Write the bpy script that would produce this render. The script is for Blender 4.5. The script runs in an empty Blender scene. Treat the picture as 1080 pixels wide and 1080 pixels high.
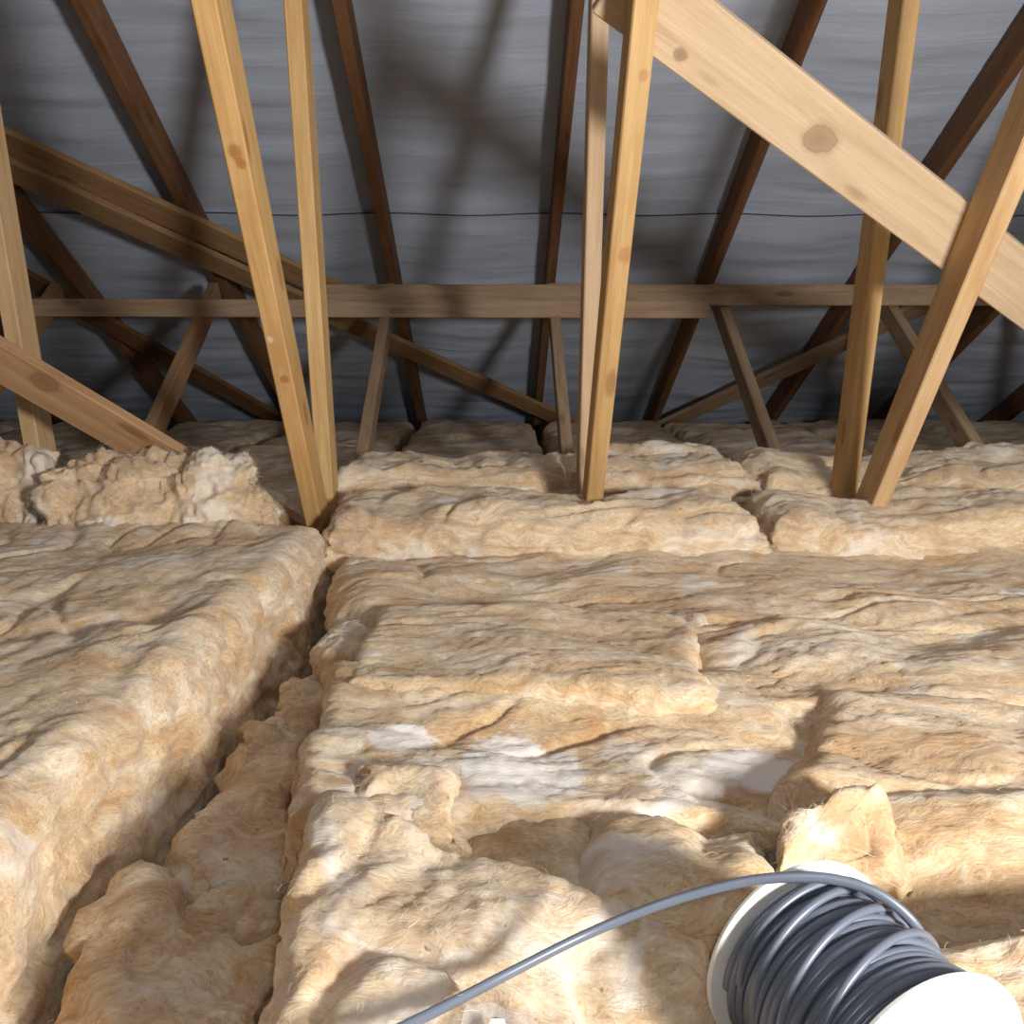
import bpy, bmesh, math, random
import numpy as np
from mathutils import Vector, Matrix, Quaternion

R = math.radians
scene = bpy.context.scene
COL = scene.collection

# ------------------------------------------------------------------ camera, world, lamp, exposure
# Units are metres; the camera is the origin of height (z = 0), the plasterboard lies at FLOOR_Z.
PITCH, YAW, FPX = R(11.0), R(0.86), 1000.0
FLOOR_Z = -0.74
cam_d = bpy.data.cameras.new('camera')
cam_d.sensor_width = 36.0
cam_d.lens = 36.0 * FPX / 1080.0
cam_d.clip_start = 0.02
cam = bpy.data.objects.new('camera', cam_d)
cam.rotation_euler = (R(90) - PITCH, 0, -YAW)
COL.objects.link(cam)
scene.camera = cam

world = bpy.data.worlds.new('attic_dark')
scene.world = world
world.use_nodes = True
world.node_tree.nodes['Background'].inputs['Color'].default_value = (0.55, 0.65, 0.8, 1)
world.node_tree.nodes['Background'].inputs['Strength'].default_value = 0.02

# the photographer's floodlight stands low on the wool, behind the camera to the right, and shines forward
lamp_d = bpy.data.lights.new('work_lamp_light', 'AREA')
lamp_d.shape = 'DISK'
lamp_d.size = 0.25
lamp_d.energy = 64.0
lamp_d.color = (1.0, 0.975, 0.95)
lamp = bpy.data.objects.new('work_lamp_light', lamp_d)
lamp.location = (0.91, -0.50, 0.08)
lamp.rotation_euler = (Vector((0.25, 2.4, 0.60)) - lamp.location).to_track_quat('-Z', 'Y').to_euler()
COL.objects.link(lamp)
# weak fill light added at the camera to brighten the near wool
near_fill_d = bpy.data.lights.new('added_fill_light', 'POINT')
near_fill_d.energy = 4.0
near_fill_d.shadow_soft_size = 0.012
near_fill_d.color = (0.97, 0.98, 1.0)
near_fill = bpy.data.objects.new('added_fill_light', near_fill_d)
near_fill.location = (0.016, 0.0, 0.014)
COL.objects.link(near_fill)

vs = scene.view_settings
vs.view_transform = 'Standard'
vs.look = 'None'
vs.exposure = -0.14
vs.gamma = 1.0
vs.use_curve_mapping = False

# ------------------------------------------------------------------ helpers
CF = Vector((math.sin(YAW) * math.cos(PITCH), math.cos(YAW) * math.cos(PITCH), -math.sin(PITCH)))
CR = Vector((math.cos(YAW), -math.sin(YAW), 0))
CD = CF.cross(CR)            # image-down direction


def ray(u, v):
    return CF + CR * ((u - 540) / FPX) + CD * ((v - 540) / FPX)


def on_z(u, v, z):
    d = ray(u, v)
    return d * (z / d.z)


def on_plane(u, v, p, n):
    d = ray(u, v)
    return d * (p.dot(n) / d.dot(n))


def tag(o, label=None, cat=None, group=None, kind=None):
    if label: o['label'] = label
    if cat: o['category'] = cat
    if group: o['group'] = group
    if kind: o['kind'] = kind
    return o


def link(o, parent=None):
    COL.objects.link(o)
    if parent is not None:
        o.parent = parent
    return o


def empty(name, loc):
    e = bpy.data.objects.new(name, None)
    e.location = loc
    e.empty_display_size = 0.1
    return link(e)


def mesh_np(name, verts, quads, mat, loc=(0, 0, 0), parent=None, smooth=True):
    """numpy mesh: verts (N,3), faces (M,4) or (M,3)"""
    me = bpy.data.meshes.new(name)
    k = quads.shape[1]
    me.vertices.add(len(verts))
    me.vertices.foreach_set('co', np.ascontiguousarray(verts, dtype=np.float32).ravel())
    me.loops.add(quads.size)
    me.loops.foreach_set('vertex_index', np.ascontiguousarray(quads, dtype=np.int32).ravel())
    me.polygons.add(len(quads))
    me.polygons.foreach_set('loop_start', np.arange(0, quads.size, k, dtype=np.int32))
    me.polygons.foreach_set('loop_total', np.full(len(quads), k, dtype=np.int32))
    me.polygons.foreach_set('use_smooth', np.full(len(quads), smooth, dtype=bool))
    me.materials.append(mat)
    me.update(calc_edges=True)
    me.validate()
    o = bpy.data.objects.new(name, me)
    o.location = loc
    return link(o, parent)


def bm_obj(name, bm, mat, parent=None, smooth=False):
    me = bpy.data.meshes.new(name)
    bm.to_mesh(me)
    bm.free()
    me.materials.append(mat)
    if smooth:
        for p in me.polygons: p.use_smooth = True
    o = bpy.data.objects.new(name, me)
    return link(o, parent)


# gradient noise, vectorised
_rng = np.random.RandomState(7)
_perm = _rng.permutation(256)
_perm = np.concatenate([_perm, _perm, _perm])
_grad = _rng.normal(size=(256, 3))
_grad /= np.linalg.norm(_grad, axis=1)[:, None]


def pn(p):
    i = np.floor(p).astype(np.int64)
    f = p - i
    i &= 255
    w = f * f * f * (f * (f * 6 - 15) + 10)
    out = 0
    for dx in (0, 1):
        wx = w[:, 0] if dx else 1 - w[:, 0]
        for dy in (0, 1):
            wy = w[:, 1] if dy else 1 - w[:, 1]
            for dz in (0, 1):
                wz = w[:, 2] if dz else 1 - w[:, 2]
                h = _perm[_perm[_perm[(i[:, 0] + dx) & 255] + ((i[:, 1] + dy) & 255)] + ((i[:, 2] + dz) & 255)]
                g = _grad[h]
                d = g[:, 0] * (f[:, 0] - dx) + g[:, 1] * (f[:, 1] - dy) + g[:, 2] * (f[:, 2] - dz)
                out = out + wx * wy * wz * d
    return out * 1.6


def fbm(p, oct=3, gain=0.5):
    a, s, o = 1.0, 1.0, 0
    for k in range(oct):
        o = o + a * pn(p * s + 17.3 * k)
        a *= gain
        s *= 2.03
    return o


# ------------------------------------------------------------------ materials
def nt(name):
    m = bpy.data.materials.new(name)
    m.use_nodes = True
    t = m.node_tree
    b = t.nodes['Principled BSDF']
    return m, t, b


def N(t, kind, **kw):
    n = t.nodes.new(kind)
    for k, v in kw.items():
        setattr(n, k, v)
    return n


def ramp(t, src, stops, interp='LINEAR'):
    r = N(t, 'ShaderNodeValToRGB')
    r.color_ramp.interpolation = interp
    el = r.color_ramp.elements
    while len(el) < len(stops): el.new(0.5)
    for e, (p, c) in zip(el, stops):
        e.position = p
        e.color = c if len(c) == 4 else (*c, 1)
    t.links.new(src, r.inputs[0])
    return r.outputs[0]


def mixc(t, fac, a, b, mode='MIX'):
    m = N(t, 'ShaderNodeMix', data_type='RGBA', blend_type=mode)
    for sock, v in ((m.inputs[0], fac), (m.inputs[6], a), (m.inputs[7], b)):
        if isinstance(v, (int, float)): sock.default_value = v
        elif isinstance(v, tuple): sock.default_value = v if len(v) == 4 else (*v, 1)
        else: t.links.new(v, sock)
    return m.outputs[2]


def math_(t, op, a, b=0.0, clamp=False):
    m = N(t, 'ShaderNodeMath', operation=op, use_clamp=clamp)
    for s, v in ((m.inputs[0], a), (m.inputs[1], b)):
        if isinstance(v, (int, float)): s.default_value = v
        else: t.links.new(v, s)
    return m.outputs[0]


def vmath(t, op, a, b):
    m = N(t, 'ShaderNodeVectorMath', operation=op)
    for s, v in ((m.inputs[0], a), (m.inputs[1], b)):
        if isinstance(v, tuple): s.default_value = v
        elif v is not None: t.links.new(v, s)
    return m.outputs[0]


def noise(t, vec, scale, detail=4, rough=0.55, dist=0.0):
    n = N(t, 'ShaderNodeTexNoise')
    n.inputs['Scale'].default_value = scale
    n.inputs['Detail'].default_value = detail
    n.inputs['Roughness'].default_value = rough
    n.inputs['Distortion'].default_value = dist
    t.links.new(vec, n.inputs['Vector'])
    return n.outputs['Fac']


def obj_coord(t, jitter=True):
    tc = N(t, 'ShaderNodeTexCoord')
    v = tc.outputs['Object']
    if jitter:
        if jitter == 'seed':
            oi = N(t, 'ShaderNodeAttribute', attribute_type='OBJECT', attribute_name='wool_seed')
            rn = oi.outputs['Fac']
        else:
            oi = N(t, 'ShaderNodeObjectInfo')
            rn = oi.outputs['Random']
        r = math_(t, 'MULTIPLY', rn, 37.0)
        v = vmath(t, 'ADD', v, None)
        t.links.new(r, v.node.inputs[1])
        return v, rn, tc.outputs['Object']
    return v, None, v


def mk_wool(name, rot=0.0, white=0.60, fibre=False, pale=0.0, zs=2.0, patches=()):
    m, t, b = nt(name)
    v, rnd, raw = obj_coord(t, 'seed')
    # warp so that fibres swirl
    wn = N(t, 'ShaderNodeTexNoise')
    wn.inputs['Scale'].default_value = 6.0
    wn.inputs['Detail'].default_value = 3.0
    t.links.new(v, wn.inputs['Vector'])
    wv = vmath(t, 'MULTIPLY', wn.outputs['Color'], (0.15, 0.15, 0.15))
    vw = vmath(t, 'ADD', v, wv)
    mp = N(t, 'ShaderNodeMapping')
    mp.inputs['Rotation'].default_value = (0, 0, rot)
    mp.inputs['Scale'].default_value = (0.40, 1.2, zs)
    t.links.new(vw, mp.inputs['Vector'])
    vf = mp.outputs[0]
    n1 = noise(t, vf, 9.0, 6, 0.66, 0.5)
    col = ramp(t, n1, [(0.30, (0.46, 0.275, 0.125)), (0.44, (0.67, 0.475, 0.275)), (0.54, (0.78, 0.625, 0.425)), (0.70, (0.88, 0.79, 0.635))])
    n4 = noise(t, vf, 40.0, 4, 0.72, 0.3)
    col = mixc(t, math_(t, 'MULTIPLY', ramp(t, n4, [(0.36, (1, 1, 1)), (0.56, (0, 0, 0))]), 0.55), col, (0.56, 0.35, 0.165))
    # single fibres: short fine streaks, lighter and darker
    mpf = N(t, 'ShaderNodeMapping')
    mpf.inputs['Rotation'].default_value = (0, 0, rot)
    mpf.inputs['Scale'].default_value = (0.16, 1.0, 1.3)
    t.links.new(vw, mpf.inputs['Vector'])
    n5 = noise(t, mpf.outputs[0], 260.0, 3, 0.6, 1.2)
    n6 = noise(t, vw, 190.0, 3, 0.7, 0.5)
    n56 = math_(t, 'ADD', math_(t, 'MULTIPLY', n5, 0.6), math_(t, 'MULTIPLY', n6, 0.4))
    fs = ramp(t, n56, [(0.36, (0.50, 0.40, 0.30)), (0.50, (1, 1, 1)), (0.64, (1.0, 1.0, 1.0))])
    col = mixc(t, 0.55, col, fs, 'MULTIPLY')
    col = mixc(t, math_(t, 'MULTIPLY', ramp(t, n56, [(0.54, (0, 0, 0)), (0.68, (1, 1, 1))]), 0.5), col, (0.92, 0.85, 0.73))
    n2 = noise(t, vw, 4.4, 5, 0.6, 0.7)
    wm = ramp(t, n2, [(white - 0.03, (0, 0, 0)), (white + 0.06, (1, 1, 1))])
    col = mixc(t, math_(t, 'MULTIPLY', wm, 0.75), col, (0.88, 0.82, 0.74))
    n3 = noise(t, vw, 8.5, 5, 0.62, 0.8)
    bm_ = ramp(t, n3, [(0.52, (0, 0, 0)), (0.72, (1, 1, 1))])
    col = mixc(t, math_(t, 'MULTIPLY', bm_, 0.78), col, (0.46, 0.235, 0.09))
    for (px, py, rx, ry) in patches:
        # a patch where the brown skin has torn off and white wool shows
        ge = N(t, 'ShaderNodeNewGeometry')
        pv = vmath(t, 'SUBTRACT', ge.outputs['Position'], (px, py, 0.0))
        pv = vmath(t, 'MULTIPLY', pv, (1 / rx, 1 / ry, 0.0))
        ln = N(t, 'ShaderNodeVectorMath', operation='LENGTH')
        t.links.new(pv, ln.inputs[0])
        edge = math_(t, 'ADD', ln.outputs['Value'], math_(t, 'MULTIPLY', math_(t, 'SUBTRACT', noise(t, v, 26.0, 5, 0.6, 0.5), 0.5), 1.3))
        pm_ = ramp(t, edge, [(0.72, (1, 1, 1)), (0.92, (0, 0, 0))])
        col = mixc(t, math_(t, 'MULTIPLY', pm_, 0.85), col, (0.88, 0.84, 0.78))
    if pale:
        col = mixc(t, pale, col, (0.87, 0.78, 0.62))
    sp = noise(t, v, 85.0, 2, 0.5)
    col = mixc(t, math_(t, 'MULTIPLY', ramp(t, sp, [(0.735, (0, 0, 0)), (0.78, (1, 1, 1))]), 0.7), col, (0.16, 0.10, 0.06))
    if fibre:
        col = mixc(t, 0.45, col, (0.90, 0.80, 0.64))
    t.links.new(col, b.inputs['Base Color'])
    b.inputs['Roughness'].default_value = 0.95
    b.inputs['Specular IOR Level'].default_value = 0.08
    if fibre:
        return m
    b.inputs['Sheen Weight'].default_value = 0.15
    b.inputs['Sheen Roughness'].default_value = 0.6
    b.inputs['Subsurface Weight'].default_value = 0.5
    b.inputs['Subsurface Radius'].default_value = (1.0, 0.62, 0.32)
    b.inputs['Subsurface Scale'].default_value = 0.016
    mp2 = N(t, 'ShaderNodeMapping')
    mp2.inputs['Rotation'].default_value = (0, 0, rot)
    mp2.inputs['Scale'].default_value = (0.20, 1.0, 1.6)
    t.links.new(vw, mp2.inputs['Vector'])
    f1 = noise(t, mp2.outputs[0], 150.0, 3, 0.75, 0.5)
    f2 = noise(t, vf, 38.0, 5, 0.7, 0.6)
    h = math_(t, 'ADD', math_(t, 'MULTIPLY', f1, 0.45), f2)
    bp = N(t, 'ShaderNodeBump')
    bp.inputs['Strength'].default_value = 0.5
    bp.inputs['Distance'].default_value = 0.005
    t.links.new(h, bp.inputs['Height'])
    t.links.new(bp.outputs[0], b.inputs['Normal'])
    return m


def mk_wood(name, light, dark, rough=0.75, knots=(), bands=0.35):
    """pine, local X runs along the timber"""
    m, t, b = nt(name)
    v, rnd, raw = obj_coord(t)
    mp = N(t, 'ShaderNodeMapping')
    mp.inputs['Scale'].default_value = (1.0, 14.0, 14.0)
    t.links.new(v, mp.inputs['Vector'])
    g = noise(t, mp.outputs[0], 3.4, 5, 0.6, 0.9)
    col = ramp(t, g, [(0.28, dark), (0.48, tuple(0.35 * d + 0.65 * l for d, l in zip(dark, light))), (0.62, light)])
    mp3 = N(t, 'ShaderNodeMapping')
    mp3.inputs['Scale'].default_value = (2.5, 90.0, 90.0)
    t.links.new(v, mp3.inputs['Vector'])
    g2 = noise(t, mp3.outputs[0], 3.0, 3, 0.6)
    col = mixc(t, math_(t, 'MULTIPLY', ramp(t, g2, [(0.35, (1, 1, 1)), (0.6, (0, 0, 0))]), 0.35), col, dark)
    # broad stains along the length and a few small natural knots
    mp4 = N(t, 'ShaderNodeMapping')
    mp4.inputs['Scale'].default_value = (1.6, 4.0, 4.0)
    t.links.new(v, mp4.inputs['Vector'])
    s = noise(t, mp4.outputs[0], 2.2, 4, 0.6, 0.5)
    col = mixc(t, math_(t, 'MULTIPLY', ramp(t, s, [(0.5, (0, 0, 0)), (0.72, (1, 1, 1))]), bands), col,
               tuple(c * k for c, k in zip(dark, (0.85, 0.72, 0.6))))
    vo = N(t, 'ShaderNodeTexVoronoi')
    vo.inputs['Scale'].default_value = 1.0
    mpv = N(t, 'ShaderNodeMapping')
    mpv.inputs['Scale'].default_value = (4.0, 13.0, 13.0)
    t.links.new(v, mpv.inputs['Vector'])
    t.links.new(mpv.outputs[0], vo.inputs['Vector'])
    kn = ramp(t, vo.outputs['Distance'], [(0.10, (1, 1, 1)), (0.17, (0, 0, 0))])
    col = mixc(t, math_(t, 'MULTIPLY', kn, 0.6), col, tuple(c * k for c, k in zip(dark, (0.6, 0.5, 0.45))))
    # a flat toning that follows the individual stick
    tone = math_(t, 'ADD', math_(t, 'MULTIPLY', rnd, 0.22), 0.88)
    hsv = N(t, 'ShaderNodeHueSaturation')
    t.links.new(tone, hsv.inputs['Value'])
    t.links.new(col, hsv.inputs['Color'])
    col = hsv.outputs[0]
    for (kx, ky, kz, kr, kc) in knots:
        d = vmath(t, 'SUBTRACT', raw, (kx, ky, kz))
        d = vmath(t, 'MULTIPLY', d, (1.0 / kr, 1.25 / kr, 1.25 / kr))
        nv = N(t, 'ShaderNodeTexNoise')
        nv.inputs['Scale'].default_value = 35.0
        t.links.new(raw, nv.inputs['Vector'])
        d = vmath(t, 'ADD', d, vmath(t, 'MULTIPLY', vmath(t, 'SUBTRACT', nv.outputs['Color'], (0.5, 0.5, 0.5)), (0.5, 0.5, 0.5)))
        ln = N(t, 'ShaderNodeVectorMath', operation='LENGTH')
        t.links.new(d, ln.inputs[0])
        L = ln.outputs['Value']
        ringm = ramp(t, L, [(0.0, (1, 1, 1)), (0.55, (0.75, 0.75, 0.75)), (0.62, (0.95, 0.95, 0.95)), (0.72, (0.35, 0.35, 0.35)), (1.0, (0, 0, 0))])
        col = mixc(t, ringm, col, kc)
    t.links.new(col, b.inputs['Base Color'])
    b.inputs['Roughness'].default_value = rough
    b.inputs['Specular IOR Level'].default_value = 0.25
    bp = N(t, 'ShaderNodeBump')
    bp.inputs['Strength'].default_value = 0.25
    bp.inputs['Distance'].default_value = 0.0012
    t.links.new(g2, bp.inputs['Height'])
    t.links.new(bp.outputs[0], b.inputs['Normal'])
    return m


def mk_plain(name, c, rough=0.6, spec=0.4, metal=0.0, var=0.0, scale=30.0):
    m, t, b = nt(name)
    if var:
        v, rnd, raw = obj_coord(t, False)
        n = noise(t, v, scale, 4, 0.6)
        col = ramp(t, n, [(0.3, tuple(x * (1 - var) for x in c)), (0.7, tuple(min(1, x * (1 + var * 0.4)) for x in c))])
        t.links.new(col, b.inputs['Base Color'])
    else:
        b.inputs['Base Color'].default_value = (*c, 1)
    b.inputs['Roughness'].default_value = rough
    b.inputs['Specular IOR Level'].default_value = spec
    b.inputs['Metallic'].default_value = metal
    return m


def mk_membrane():
    m, t, b = nt('roof_underlay')
    v, rnd, raw = obj_coord(t, False)
    mp = N(t, 'ShaderNodeMapping')
    mp.inputs['Scale'].default_value = (1.0, 9.0, 9.0)
    t.links.new(v, mp.inputs['Vector'])
    n = noise(t, mp.outputs[0], 1.6, 5, 0.6, 0.6)
    n2 = noise(t, v, 160.0, 2, 0.5)
    col = ramp(t, n, [(0.3, (0.53, 0.60, 0.73)), (0.7, (0.62, 0.69, 0.82))])
    col = mixc(t, math_(t, 'MULTIPLY', n2, 0.2), col, (0.40, 0.45, 0.55))
    t.links.new(col, b.inputs['Base Color'])
    b.inputs['Roughness'].default_value = 0.5
    b.inputs['Specular IOR Level'].default_value = 0.35
    bp = N(t, 'ShaderNodeBump')
    bp.inputs['Strength'].default_value = 0.4
    bp.inputs['Distance'].default_value = 0.012
    t.links.new(n, bp.inputs['Height'])
    t.links.new(bp.outputs[0], b.inputs['Normal'])
    return m


WOOL = mk_wool('glass_wool')
WOOL_Y = mk_wool('glass_wool_lengthwise', rot=R(80))
WOOL_D = mk_wool('glass_wool_fresh', rot=R(35), white=0.59, pale=0.0)
WOOL_P = mk_wool('glass_wool_pale', rot=R(10), white=0.57, pale=0.10)
WOOL_R = mk_wool('glass_wool_roll', rot=0.0, white=0.58, pale=0.14, zs=5.0)
FIBRE = mk_wool('glass_fibre', fibre=True)
W_WARM = mk_wood('pine_warm', (0.74, 0.50, 0.235), (0.54, 0.315, 0.12))
W_TAN = mk_wood('pine_tan', (0.70, 0.49, 0.27), (0.52, 0.32, 0.15))
W_PALE = mk_wood('pine_pale', (0.66, 0.48, 0.31), (0.50, 0.33, 0.19), bands=0.2)
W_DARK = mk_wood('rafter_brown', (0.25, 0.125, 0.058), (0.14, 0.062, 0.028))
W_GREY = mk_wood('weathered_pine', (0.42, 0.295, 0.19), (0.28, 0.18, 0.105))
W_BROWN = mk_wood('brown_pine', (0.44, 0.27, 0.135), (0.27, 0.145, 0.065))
MEMB = mk_membrane()
LAP_SHADE = mk_plain('lap_gap_shade', (0.06, 0.065, 0.08), 0.7, 0.2)  # dark tone of the shade painted along the laps
PLASTER = mk_plain('plasterboard', (0.35, 0.33, 0.30), 0.9, 0.1, var=0.15)
BLOCK = mk_plain('gable_blockwork', (0.30, 0.29, 0.28), 0.95, 0.1, var=0.3, scale=6)

# ------------------------------------------------------------------ shell: floor, roof slopes, gables
SL = 0.553                                  # roof slope (29 degrees)
Y0, Z0 = 2.527, 0.79                        # a point of the rafters' underside
RA = math.atan(SL)
RIDGE_Y = 0.38


def rafter_z(y): return Z0 - SL * (y - Y0)


def box(name, lo, hi, mat, parent=None, kind=None):
    bm = bmesh.new()
    bmesh.ops.create_cube(bm, size=1)
    c = [(a + b) / 2 for a, b in zip(lo, hi)]
    s = [b - a for a, b in zip(lo, hi)]
    bmesh.ops.scale(bm, vec=s, verts=bm.verts)
    o = bm_obj(name, bm, mat, parent)
    o.location = c
    if kind: o['kind'] = kind
    return o


XL, XR = -3.6, 3.9
YB = -3.2
fl = box('floor', (XL, YB, FLOOR_Z - 0.03), (XR, 5.7, FLOOR_Z), PLASTER, kind='structure')
for nm, x in (('wall_left', XL - 0.1), ('wall_right', XR)):
    bm = bmesh.new()
    prof = [(YB, FLOOR_Z), (5.7, FLOOR_Z), (5.7, rafter_z(5.7) + 0.25), (RIDGE_Y, rafter_z(RIDGE_Y) + 0.25), (YB, rafter_z(2 * RIDGE_Y - YB) + 0.25)]
    a = [bm.verts.new((x, y, z)) for y, z in prof]
    c = [bm.verts.new((x + 0.1, y, z)) for y, z in prof]
    bm.faces.new(a[::-1]); bm.faces.new(c)
    for i in range(5):
        j = (i + 1) % 5
        bm.faces.new((a[i], a[j], c[j], c[i]))
    o = bm_obj(nm, bm, BLOCK)
    o['kind'] = 'structure'

TRUSS_X = [0.2 + 0.6 * k for k in range(-4, 5)]    # -2.2 ... 2.6
UND = 0.100                                        # underlay lies this far above the rafters' underside


def underlay_strip(y_lo, y_hi, parent, lift, seed, mirror=False):
    """one lapped strip of roofing underlay, y_lo = upper (ridge side) edge, y_hi = lower edge"""
    nx, ny = 420, 44
    X = np.linspace(XL, XR, nx)
    Y = np.linspace(y_lo, y_hi, ny)
    gx, gy = np.meshgrid(X, Y, indexing='ij')
    ph = (gx - 0.2) / 0.6
    sag = np.sin(np.pi * (ph - np.floor(ph))) ** 2
    p = np.stack([gx.ravel(), gy.ravel(), np.full(gx.size, seed * 3.1)], 1)
    rip = fbm(p * np.array([0.9, 9.0, 1]), 3).reshape(gx.shape) * 0.011
    rip += fbm(p * np.array([2.5, 26.0, 1]) + 5, 2).reshape(gx.shape) * 0.0022
    ed = np.clip((gy - y_lo) / 0.12, 0.12, 1)
    off = UND + lift + 0.005 - 0.014 * sag * (0.5 + 0.5 * ed) + rip * (0.30 + 0.70 * sag) * ed
    zz = Z0 - SL * (gy - Y0) + off / math.cos(RA)
    yy = gy
    if mirror: yy = 2 * RIDGE_Y - gy
    top = np.stack([gx, yy, zz], -1)
    bot = top + np.array([0, 0, 0.0012])
    V = np.concatenate([top.reshape(-1, 3), bot.reshape(-1, 3)])
    idx = np.arange(nx * ny).reshape(nx, ny)
    q = np.stack([idx[:-1, :-1], idx[:-1, 1:], idx[1:, 1:], idx[1:, :-1]], -1).reshape(-1, 4)
    q2 = q[:, ::-1] + nx * ny
    return mesh_np('underlay_strip', V, np.concatenate([q, q2]), MEMB, parent=parent)


ceil = empty('ceiling', (0, RIDGE_Y, rafter_z(RIDGE_Y)))
ceil['kind'] = 'structure'
edges = [0.32, 0.78, 1.65, 2.55, 3.46, 4.29, 5.13, 5.75]
for i in range(len(edges) - 1):
    # lower strips lie below the lap of the next one up
    s = underlay_strip(edges[i], edges[i + 1] + 0.03, ceil, 0.002 + 0.012 * (i % 2), i)
    s.matrix_parent_inverse = Matrix.Translation((0, -RIDGE_Y, -rafter_z(RIDGE_Y)))
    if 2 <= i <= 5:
        # dark strip along the lap, painting in the shade of its gap
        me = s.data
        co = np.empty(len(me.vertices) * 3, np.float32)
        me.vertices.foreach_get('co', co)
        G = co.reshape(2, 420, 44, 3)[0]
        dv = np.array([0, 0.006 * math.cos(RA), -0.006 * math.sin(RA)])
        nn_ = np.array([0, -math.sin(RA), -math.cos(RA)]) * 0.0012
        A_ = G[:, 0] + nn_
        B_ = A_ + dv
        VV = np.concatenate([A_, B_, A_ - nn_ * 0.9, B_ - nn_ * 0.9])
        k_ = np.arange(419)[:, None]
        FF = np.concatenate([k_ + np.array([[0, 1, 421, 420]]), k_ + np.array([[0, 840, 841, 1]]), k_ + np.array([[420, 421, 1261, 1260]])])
        e = mesh_np('lap_shade_strip', VV, FF, LAP_SHADE, parent=ceil)
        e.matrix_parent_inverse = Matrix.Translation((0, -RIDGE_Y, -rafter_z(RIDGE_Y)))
ceil2 = empty('ceiling', (0, RIDGE_Y - 0.1, rafter_z(RIDGE_Y)))
ceil2['kind'] = 'structure'
for i in range(4):
    s = underlay_strip([0.32, 1.2, 2.2, 3.2][i], [1.23, 2.23, 3.23, 4.05][i], ceil2, 0.004 * (i % 2), 20 + i, True)
    s.matrix_parent_inverse = Matrix.Translation((0, -RIDGE_Y + 0.1, -rafter_z(RIDGE_Y)))

# ------------------------------------------------------------------ timber
def timber(name, p0, p1, wide, deep, side, mat, parent=None, bev=0.0025):
    """a squared timber from p0 to p1 (axis of the section); `side` = direction of its `wide` dimension.
    Local X runs along it, Y along `side`."""
    p0, p1 = Vector(p0), Vector(p1)
    X = (p1 - p0).normalized()
    Z = X.cross(Vector(side)).normalized()
    Y = Z.cross(X)
    L = (p1 - p0).length
    bm = bmesh.new()
    bmesh.ops.create_cube(bm, size=1)
    bmesh.ops.scale(bm, vec=(L, wide, deep), verts=bm.verts)
    bmesh.ops.bevel(bm, geom=bm.edges[:], offset=bev, segments=1, affect='EDGES')
    o = bm_obj(name, bm, mat, parent)
    Mx = Matrix((X, Y, Z)).transposed().to_4x4()
    Mx.translation = (p0 + p1) / 2
    if parent is not None:
        o.matrix_local = parent.matrix_basis.inverted() @ Mx
    else:
        o.matrix_basis = Mx
    return o


NODE = Vector((0, 2.20, -0.70))             # where the three webs meet on the bottom chord


def line_pt(p, d, z):
    return p + d * ((z - p.z) / d.z)


A_P, A_D = Vector((0, 2.03, -0.426)), Vector((0, -0.62, 0.865)).normalized()
B_P, B_D = Vector((0, 2.151, -0.357)), Vector((0, -0.144, 0.986)).normalized()
C_P, C_D = Vector((0, 2.735, -0.368)), Vector((0, 0.67, 0.40)).normalized()
TR_LAB = {
    -4: 'roof truss with dark brown rafter, fourth bay deep in the far left shadow',
    -3: 'roof truss in the dark left corner, its rafter just outside the leftmost lit web',
    -2: 'leftmost lit roof truss, its tan web crossed by the knotty low brace',
    -1: 'roof truss with two orange webs rising left of the middle, beside the deep channel',
    0: 'middle roof truss with two webs almost upright near the picture centre',
    1: 'right roof truss whose lit webs lean right, the wide pale brace between them',
    2: 'roof truss at the far right whose dark rafter comes in at the right edge',
    3: 'roof truss outside the right edge, only its far web and rafter foot in shadow',
    4: 'roof truss furthest to the right, rafter foot lost in the dark eaves corner',
}
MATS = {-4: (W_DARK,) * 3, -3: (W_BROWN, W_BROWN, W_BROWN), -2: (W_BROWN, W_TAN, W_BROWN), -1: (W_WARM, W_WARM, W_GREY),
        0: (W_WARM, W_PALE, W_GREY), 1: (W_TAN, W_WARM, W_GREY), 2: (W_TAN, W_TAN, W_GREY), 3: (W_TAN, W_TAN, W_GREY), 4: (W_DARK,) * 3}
TRUSS = {}
XS = (1, 0, 0)
WA = {}
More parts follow.
